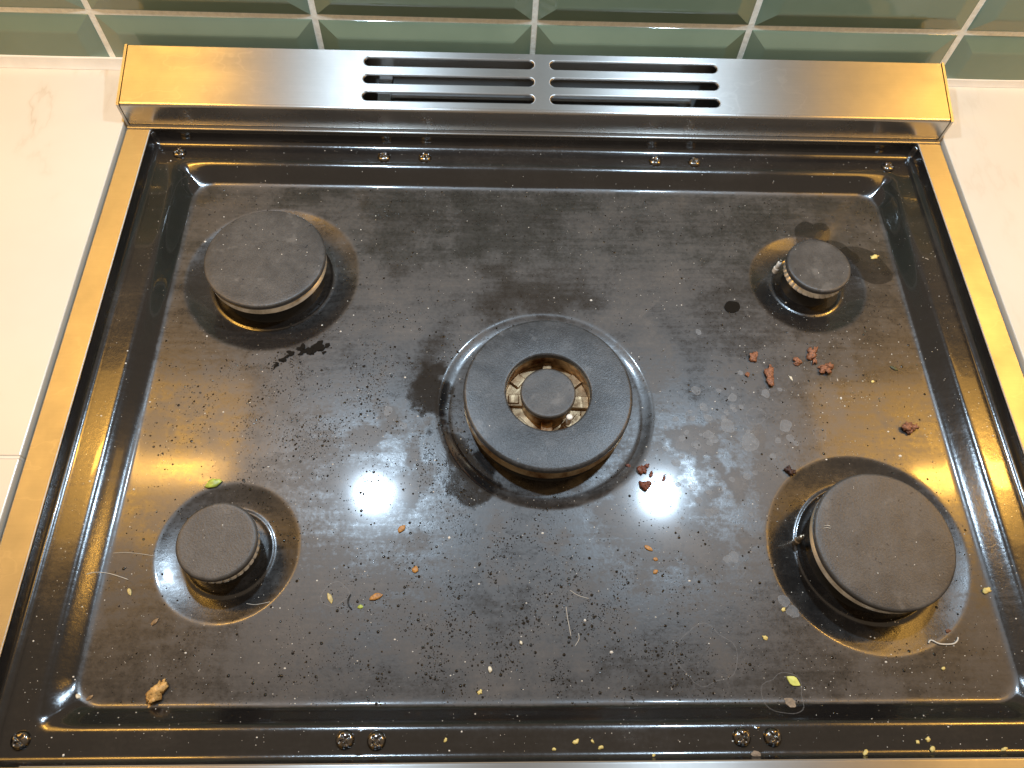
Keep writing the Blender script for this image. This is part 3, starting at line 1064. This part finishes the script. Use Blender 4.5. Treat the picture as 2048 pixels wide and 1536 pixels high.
# ------------------------------------------------------------------ crumbs, seeds and fibres, each one by itself
CRUMBS=[
 ('meat', 0.1369, -0.1759, 0.01, 0.0067, 70, 'meat_crumb', 'pinkish flat flake of cooked meat, upper left of the crumbs below the right rear burner', 'crumb', 'reddish meat crumbs on the tray'),
 ('meat', 0.1455, -0.1882, 0.0152, 0.0073, 80, 'meat_crumb', 'orange brown hourglass meat crumb, long and upright, below the smallest rear burner', 'crumb', 'reddish meat crumbs on the tray'),
 ('meat', 0.131, -0.1883, 0.0046, 0.0033, 60, 'meat_crumb', 'tiny orange meat crumb, leftmost and smallest of those below the right rear burner', 'crumb', 'reddish meat crumbs on the tray'),
 ('meat', 0.1665, -0.1786, 0.0067, 0.0054, 10, 'meat_crumb', 'small orange meat crumb just left of the tallest crumb below the right rear burner', 'crumb', 'reddish meat crumbs on the tray'),
 ('meat', 0.1763, -0.1725, 0.0142, 0.0074, 75, 'meat_crumb', 'reddish knobbly meat crumb with a thin tip, closest to the right rear burner', 'crumb', 'reddish meat crumbs on the tray'),
 ('meat', 0.1828, -0.1837, 0.0114, 0.0073, 10, 'meat_crumb', 'dark red knobbly meat crumb, widest and rightmost of the cluster below the right rear burner', 'crumb', 'reddish meat crumbs on the tray'),
 ('meat', 0.2291, -0.2255, 0.0097, 0.0091, 50, 'meat_crumb', 'lone brown meat crumb above the large front burner near the right slope', 'crumb', 'reddish meat crumbs on the tray'),
 ('darkmeat', 0.0553, -0.255, 0.0073, 0.0055, 0, 'meat_crumb', 'dark red meat crumb on the rim of the middle dish', 'crumb', 'reddish meat crumbs on the tray'),
 ('darkmeat', 0.0483, -0.2508, 0.0043, 0.0025, -20, 'meat_crumb', 'small flat dark red crumb just inside the middle dish beside the wok burner', 'crumb', 'reddish meat crumbs on the tray'),
 ('darkmeat', 0.0596, -0.2521, 0.0037, 0.0028, 40, 'meat_crumb', 'tiny dark red crumb touching the upper right of the crumb on the middle rim', 'crumb', 'reddish meat crumbs on the tray'),
 ('darkmeat', 0.0569, -0.2646, 0.0073, 0.0067, 50, 'meat_crumb', 'dark red rounded meat crumb beside the white light glare right of the middle burner', 'crumb', 'reddish meat crumbs on the tray'),
 ('darkmeat', 0.0612, -0.2582, 0.0061, 0.0024, 60, 'meat_crumb', 'thin slanting red meat sliver between the two crumbs by the middle dish', 'crumb', 'reddish meat crumbs on the tray'),
 ('darkmeat', 0.0692, -0.2601, 0.0052, 0.0021, 65, 'meat_crumb', 'thin red meat sliver, rightmost of the crumbs by the middle dish', 'crumb', 'reddish meat crumbs on the tray'),
 ('burnt', 0.1474, -0.2552, 0.0081, 0.0062, -40, 'meat_crumb', 'blackish brown burnt crumb on the upper left rim of the large front dish', 'crumb', 'reddish meat crumbs on the tray'),
 ('green', -0.1991, -0.2646, 0.0105, 0.0058, 20, 'pistachio_piece', 'pale green leaf-shaped nut piece above the small front burner', 'nut', None),
 ('seed', -0.1244, -0.3313, 0.0066, 0.0027, -65, 'seed', 'pale yellow slender seed right of the small front burner', 'seed', None),
 ('browns', -0.0991, -0.3306, 0.0083, 0.0036, 20, 'seed', 'orange brown seed, the largest of three right of the small front burner', 'seed', None),
 ('green', -0.1072, -0.336, 0.0036, 0.0022, 5, 'seed', 'tiny green seed between the yellow and the orange seed', 'seed', None),
 ('browns', -0.087, -0.2917, 0.0063, 0.0032, 50, 'seed', 'dark brown seed below the left light glare', 'seed', None),
 ('browns', -0.078, -0.3153, 0.0042, 0.0037, 80, 'crumb', 'orange star-shaped crumb left of centre on the front floor of the tray', 'crumb', None),
 ('browns', 0.0558, -0.3031, 0.0058, 0.0026, -35, 'seed', 'brown seed below the right light glare, topmost of three', 'seed', None),
 ('browns', 0.0593, -0.3095, 0.0029, 0.0023, -20, 'crumb', 'orange bit in the middle of three below the right light glare', 'crumb', None),
 ('browns', 0.0586, -0.3167, 0.0034, 0.0026, 30, 'crumb', 'orange bit, lowest of three below the right light glare', 'crumb', None),
 ('seed', -0.2344, -0.3276, 0.0049, 0.0022, -60, 'seed', 'yellowish seed left of the small front burner', 'seed', None),
 ('husk', -0.2173, -0.3437, 0.0053, 0.0024, 50, 'seed', 'brown split seed husk below left of the small front burner', 'seed', None),
 ('tan', -0.2094, -0.3799, 0.0144, 0.0092, 55, 'onion_crumb', 'large tan flaky crumb near the front left corner of the tray', 'crumb', None),
 ('husk', -0.2427, -0.3819, 0.0041, 0.002, 45, 'seed', 'brown seed husk lying beside the front left corner slope', 'seed', None),
 ('white', -0.2484, -0.3814, 0.0033, 0.0023, -30, 'crumb', 'cream coloured bit at the foot of the front left corner', 'crumb', None),
 ('flake', 0.1275, -0.3755, 0.0087, 0.0057, -35, 'garlic_flake', 'bright yellow green diamond flake on the front floor', 'flake', None),
 ('dull', 0.1236, -0.3864, 0.0075, 0.0059, -60, 'dried_scrap', 'grey brown dried scrap stuck on the front edge of the floor', 'scrap', None),
 ('yellow', 0.1159, -0.3529, 0.0036, 0.0025, -30, 'crumb', 'small yellow bit above the bright diamond flake', 'crumb', None),
 ('yellow', 0.1288, -0.3381, 0.0031, 0.0023, 50, 'crumb', 'small yellow bit beside the lower left rim of the large front dish', 'crumb', None),
 ('yellow', 0.2481, -0.3278, 0.0064, 0.0041, 10, 'crumb', 'pale yellow lump on the right slope beside the large front burner', 'crumb', None),
 ('yellow', 0.2115, -0.3695, 0.0031, 0.0019, 45, 'crumb', 'yellow green sliver below the white curved thread', 'crumb', None),
 ('meat', 0.2198, -0.3497, 0.0037, 0.0023, -10, 'meat_crumb', 'tiny bright red crumb just above the white curved thread', 'crumb', 'reddish meat crumbs on the tray'),
 ('dull', 0.0981, -0.4112, 0.0056, 0.0038, 0, 'dried_scrap', 'grey brown oval scrap on the front lip below the right pair of screws', 'scrap', None),
 ('yellow', -0.0409, -0.3803, 0.0032, 0.0026, 40, 'crumb', 'yellow bit at the front edge of the floor, left of the middle', 'crumb', None),
 ('white', -0.0356, -0.3691, 0.0021, 0.0035, 0, 'crumb', 'white upright grain near the front edge in the middle', 'crumb', None),
 ('white', -0.0188, -0.3553, 0.0019, 0.0025, 0, 'crumb', 'white grain left of the thin upright hair', 'crumb', None),
 ('yellow', -0.0579, -0.4035, 0.002, 0.0018, 57, 'crumb', 'pale yellow grain on the front ledge, leftmost of the grains', 'crumb', None),
 ('yellow', -0.0037, -0.4082, 0.0023, 0.0018, 9, 'crumb', 'pale yellow grain on the front lip left of the biggest flake', 'crumb', None),
 ('yellow', 0.0077, -0.4048, 0.004, 0.0028, 24, 'crumb', 'pale yellow flake, biggest of those on the front ledge', 'crumb', None),
 ('yellow', 0.0161, -0.4047, 0.0015, 0.0023, 15, 'crumb', 'narrow yellow grain just right of the biggest flake on the ledge', 'crumb', None),
 ('yellow', 0.0202, -0.4074, 0.003, 0.002, 14, 'crumb', 'yellow triangular flake on the ledge, right of the narrow grain', 'crumb', None),
 ('yellow', 0.0464, -0.4113, 0.002, 0.0018, 29, 'crumb', 'yellow grain on the front lip, right of the triangular flake', 'crumb', None),
 ('yellow', 0.1827, -0.4063, 0.0023, 0.0021, 5, 'crumb', 'orange grain on the right part of the front ledge', 'crumb', None),
 ('yellow', 0.1884, -0.4052, 0.0031, 0.0026, 32, 'crumb', 'yellow grain pair on the right part of the front ledge, topmost', 'crumb', None),
 ('yellow', 0.1894, -0.4094, 0.0036, 0.0026, 28, 'crumb', 'yellow lump on the front ledge below the grain pair', 'crumb', None),
 ('yellow', 0.1544, -0.411, 0.0036, 0.0023, 50, 'crumb', 'pale crumbled bit on the front ledge right of the last screw pair', 'crumb', None),
 ('yellow', 0.2267, -0.4099, 0.0047, 0.0023, 16, 'crumb', 'yellow crumbly bit at the front right end of the ledge', 'crumb', None),
 ('yellow', 0.2375, -0.0919, 0.0073, 0.004, 20, 'crumb', 'bright yellow bit lying in the dark puddle by the smallest rear burner', 'crumb', None),
 ('yellow', 0.2131, -0.1927, 0.0027, 0.0023, 20, 'crumb', 'pale square bit right of the widest meat crumb', 'crumb', None),
 ('white', 0.1596, -0.1907, 0.0046, 0.002, -70, 'seed', 'white split husk below the cluster of meat crumbs', 'husk', None),
 ('seed', -0.2851, -0.2083, 0.0045, 0.0021, 75, 'seed', 'yellow grain caught against the left wall of the tray', 'seed', None),
 ('leaf', 0.2299, -0.1825, 0.0061, 0.0024, -35, 'crumb', 'dark green herb scrap near the right slope', 'crumb', None),
]
FIBRES=[
 ([(-0.2571, -0.3192), (-0.2539, -0.3175), (-0.2494, -0.3173), (-0.2442, -0.3184), (-0.2365, -0.3209)], 0.00022, 'w', 'hair', 'pale curved hair on the left slope below the small front burner'),
 ([(0.0065, -0.336), (0.0071, -0.342), (0.0079, -0.3473), (0.0086, -0.3518)], 0.00018, 'w', 'hair', 'thin upright pale hair on the front floor in the middle'),
 ([(0.0127, -0.3503), (0.0129, -0.3534), (0.0105, -0.3571)], 0.00016, 'w', 'hair', 'short curved pale hair right of the upright one'),
 ([(0.0091, -0.3269), (0.0132, -0.3297), (0.0196, -0.3317)], 0.00016, 'w', 'hair', 'short slanting pale hair above the upright one'),
 ([(0.207, -0.3562), (0.2091, -0.3546), (0.213, -0.3567), (0.2201, -0.3568), (0.2231, -0.3552), (0.2243, -0.3531)], 0.0005, 'w', 'thread', 'white curved thread below the large front burner'),
 ([(-0.1132, -0.329), (-0.1143, -0.3323), (-0.1135, -0.3355), (-0.1117, -0.3374)], 0.0004, 'k', 'hair', 'short black curved fibre beside the yellow seed'),
 ([(-0.2481, -0.306), (-0.2401, -0.3057), (-0.2316, -0.3066), (-0.2245, -0.3077)], 0.00014, 'w', 'hair', 'faint straight hair left of the small front burner'),
 ([(-0.1705, -0.3335), (-0.1649, -0.3343), (-0.1569, -0.333)], 0.00016, 'w', 'hair', 'faint curved hair on the lower slope of the small front dish'),
]

MATS = {'meat': MEAT, 'darkmeat': DARKMEAT, 'burnt': BURNT, 'green': GREEN, 'seed': SEEDM, 'browns': BROWNS, 'husk': HUSK, 'tan': TAN, 'white': WHITE,
        'yellow': YELLOW, 'flake': FLAKE, 'dull': DULL, 'leaf': LEAF}


def crumb_bm(kind, L_, W_, seed):
    rs = random.Random(seed)
    bm = bmesh.new()

    def lump(px, py, pz, ax, ay, az, jag, sub=2):
        r = bmesh.ops.create_icosphere(bm, subdivisions=sub, radius=1.0)
        sx, sy, sz = [rs.uniform(0, 50) for _ in range(3)]
        rz = rs.uniform(0, 3.1)
        for v in r['verts']:
            c_ = v.co
            q = float(vnoise(np.array([c_.x * 2.2 + sx + c_.z]), np.array([c_.y * 2.2 + sy - c_.z * 1.3]), 11)[0]) - 0.5
            q2 = float(vnoise(np.array([c_.x * 5 + sy]), np.array([c_.y * 5 + c_.z * 4 + sz]), 12)[0]) - 0.5
            k_ = 1 + jag * (q * 1.6 + q2 * 0.8)
            x_, y_ = c_.x * ax * k_, c_.y * ay * k_
            v.co = Vector((px + x_, py + y_, max(pz + c_.z * az * k_, 0.0)))
    if kind in ('meat', 'darkmeat', 'burnt', 'tan'):
        lump(0, 0, W_ * 0.22, L_ * 0.30, W_ * 0.40, W_ * 0.34, 0.8)
        m = 4 + int(L_ / 0.003)
        for i in range(m):
            u = rs.uniform(-0.38, 0.38)
            v = rs.uniform(-0.32, 0.32)
            s = rs.uniform(0.12, 0.24)
            lump(u * L_, v * W_, W_ * rs.uniform(0.1, 0.42), L_ * s, W_ * s * 1.1, W_ * s, 1.0, 2)
        if kind == 'tan':
            for i in range(4):
                lump(L_ * (0.3 + 0.07 * i), W_ * (0.05 * i), W_ * 0.12, L_ * 0.09, W_ * 0.10, W_ * 0.08, 0.8, 1)
                lump(-L_ * (0.28 + 0.06 * i), -W_ * 0.08 * i, W_ * 0.1, L_ * 0.07, W_ * 0.07, W_ * 0.06, 0.8, 1)
    elif kind in ('seed', 'browns', 'husk', 'green', 'leaf'):
        bmesh.ops.create_icosphere(bm, subdivisions=3, radius=1.0)
        for v in bm.verts:
            c_ = v.co.copy()
            tp = 1 - 0.55 * max(0, c_.x) ** 2 - 0.18 * max(0, -c_.x) ** 2
            q = float(vnoise(np.array([c_.x * 3 + seed]), np.array([c_.y * 3 + c_.z * 2]), 5)[0]) - 0.5
            gr = -0.14 * math.exp(-(c_.y / 0.16) ** 2) * (c_.z > 0.2)
            v.co = Vector((c_.x * L_ / 2 * (1 + 0.2 * q), (c_.y * tp * (1 + 0.35 * q) + 0.25 * (1 - c_.x ** 2) * 0.3) * W_ / 2, max(0, (c_.z + gr) * W_ * 0.30 * tp + W_ * 0.22)))
    elif kind in ('flake', 'dull'):
        n = 14
        top, bot = [], []
        for i in range(n):
            a = 2 * math.pi * i / n
            if kind == 'flake':
                d = 1 / (abs(math.cos(a)) ** 1.15 + abs(math.sin(a)) ** 1.15) ** (1 / 1.15)
            else:
                d = rs.uniform(0.8, 1.08)
            top.append(bm.verts.new((d * math.cos(a) * L_ / 2 * 0.96, d * math.sin(a) * W_ / 2 * 0.96, 0.0013 if kind == 'flake' else 0.0008)))
            bot.append(bm.verts.new((d * math.cos(a) * L_ / 2, d * math.sin(a) * W_ / 2, 0)))
        ct = bm.verts.new((0, 0, 0.0017 if kind == 'flake' else 0.0011))
        for i in range(n):
            j = (i + 1) % n
            bm.faces.new((ct, top[i], top[j]))
            bm.faces.new((top[i], bot[i], bot[j], top[j]))
    else:
        lump(0, 0, W_ * 0.22, L_ * 0.44, W_ * 0.44, W_ * 0.30, 0.7)
        if L_ > 0.003:
            lump(L_ * 0.22, W_ * 0.1, W_ * 0.2, L_ * 0.22, W_ * 0.26, W_ * 0.22, 0.9)
    return bm


for i, (kind, x, y, L_, W_, ang, name, label, cat, group) in enumerate(CRUMBS):
    zz = float(tray_z(x, y))
    o = from_bm(name, crumb_bm(kind, L_ * 0.95, W_ * 0.95, 100 + i), MATS[kind], None, (x, y, zz - 0.00005), kind not in ('flake', 'dull'))
    o.scale = (1, 1, 0.72)
    o.rotation_euler = (0, 0, math.radians(ang))
    if abs(float(slope_t(np.array(x), np.array(y))) - 0.5) < 0.6:      # resting on the slope: lean with it
        e = 0.0008
        nx, ny = -(float(tray_z(x + e, y)) - float(tray_z(x - e, y))) / (2 * e), -(float(tray_z(x, y + e)) - float(tray_z(x, y - e))) / (2 * e)
        o.rotation_euler = (Vector((0, 0, 1)).rotation_difference(Vector((nx, ny, 1)).normalized()).to_matrix() @ Matrix.Rotation(math.radians(ang), 3, 'Z')).to_euler()
    tag(o, label, cat, group)


def fibre(pts, r, m, name, label):
    P = []
    for i in range(len(pts) - 1):
        p0 = pts[max(i - 1, 0)]
        p1, p2 = pts[i], pts[i + 1]
        p3 = pts[min(i + 2, len(pts) - 1)]
        for k in range(6):
            t = k / 6
            P.append(tuple(0.5 * (2 * p1[j] + (p2[j] - p0[j]) * t + (2 * p0[j] - 5 * p1[j] + 4 * p2[j] - p3[j]) * t * t + (3 * p1[j] - p0[j] - 3 * p2[j] + p3[j]) * t ** 3) for j in (0, 1)))
    P.append(pts[-1])
    bm = bmesh.new()
    prev = None
    for i, (x, y) in enumerate(P):
        x2, y2 = P[min(i + 1, len(P) - 1)]
        x1, y1 = P[max(i - 1, 0)]
        d = math.hypot(x2 - x1, y2 - y1) or 1
        nx, ny = -(y2 - y1) / d, (x2 - x1) / d
        z = float(tray_z(x, y)) + r * 1.1
        rr = r * (0.5 if i in (0, len(P) - 1) else 1)
        ring = [bm.verts.new((x + nx * rr * math.cos(a), y + ny * rr * math.cos(a), z + rr * math.sin(a))) for a in (0, 1.57, 3.14, 4.71)]
        if prev:
            for k in range(4):
                bm.faces.new((prev[k], prev[(k + 1) % 4], ring[(k + 1) % 4], ring[k]))
        prev = ring
    o = from_bm(name, bm, m, None, None, True)
    return tag(o, label, name)


for pts, r, mm, name, label in FIBRES:
    fibre(pts, r, FIBW if mm == 'w' else FIBK, name, label)

# small white thread lying on the front right cap
bx, by = BURN['front_right']
bm = bmesh.new()
for seg in (((-0.0335, 0.0075), (-0.0315, 0.0080), (-0.0300, 0.0076)), ((-0.0345, 0.0062), (-0.0320, 0.0066), (-0.0300, 0.0062), (-0.0296, 0.0072))):
    prev = None
    for x, y in seg:
        ring = [bm.verts.new((bx + x + 0.00022 * math.cos(a), by + y + 0.00022 * math.cos(a), 0.0022 + 0.0002 * math.sin(a))) for a in (0, 2.1, 4.2)]
        if prev:
            for k in range(3):
                bm.faces.new((prev[k], prev[(k + 1) % 3], ring[(k + 1) % 3], ring[k]))
        prev = ring
tag(from_bm('thread', bm, FIBW, None, None, True), 'tiny white thread lying on the cap of the large front right burner', 'thread')
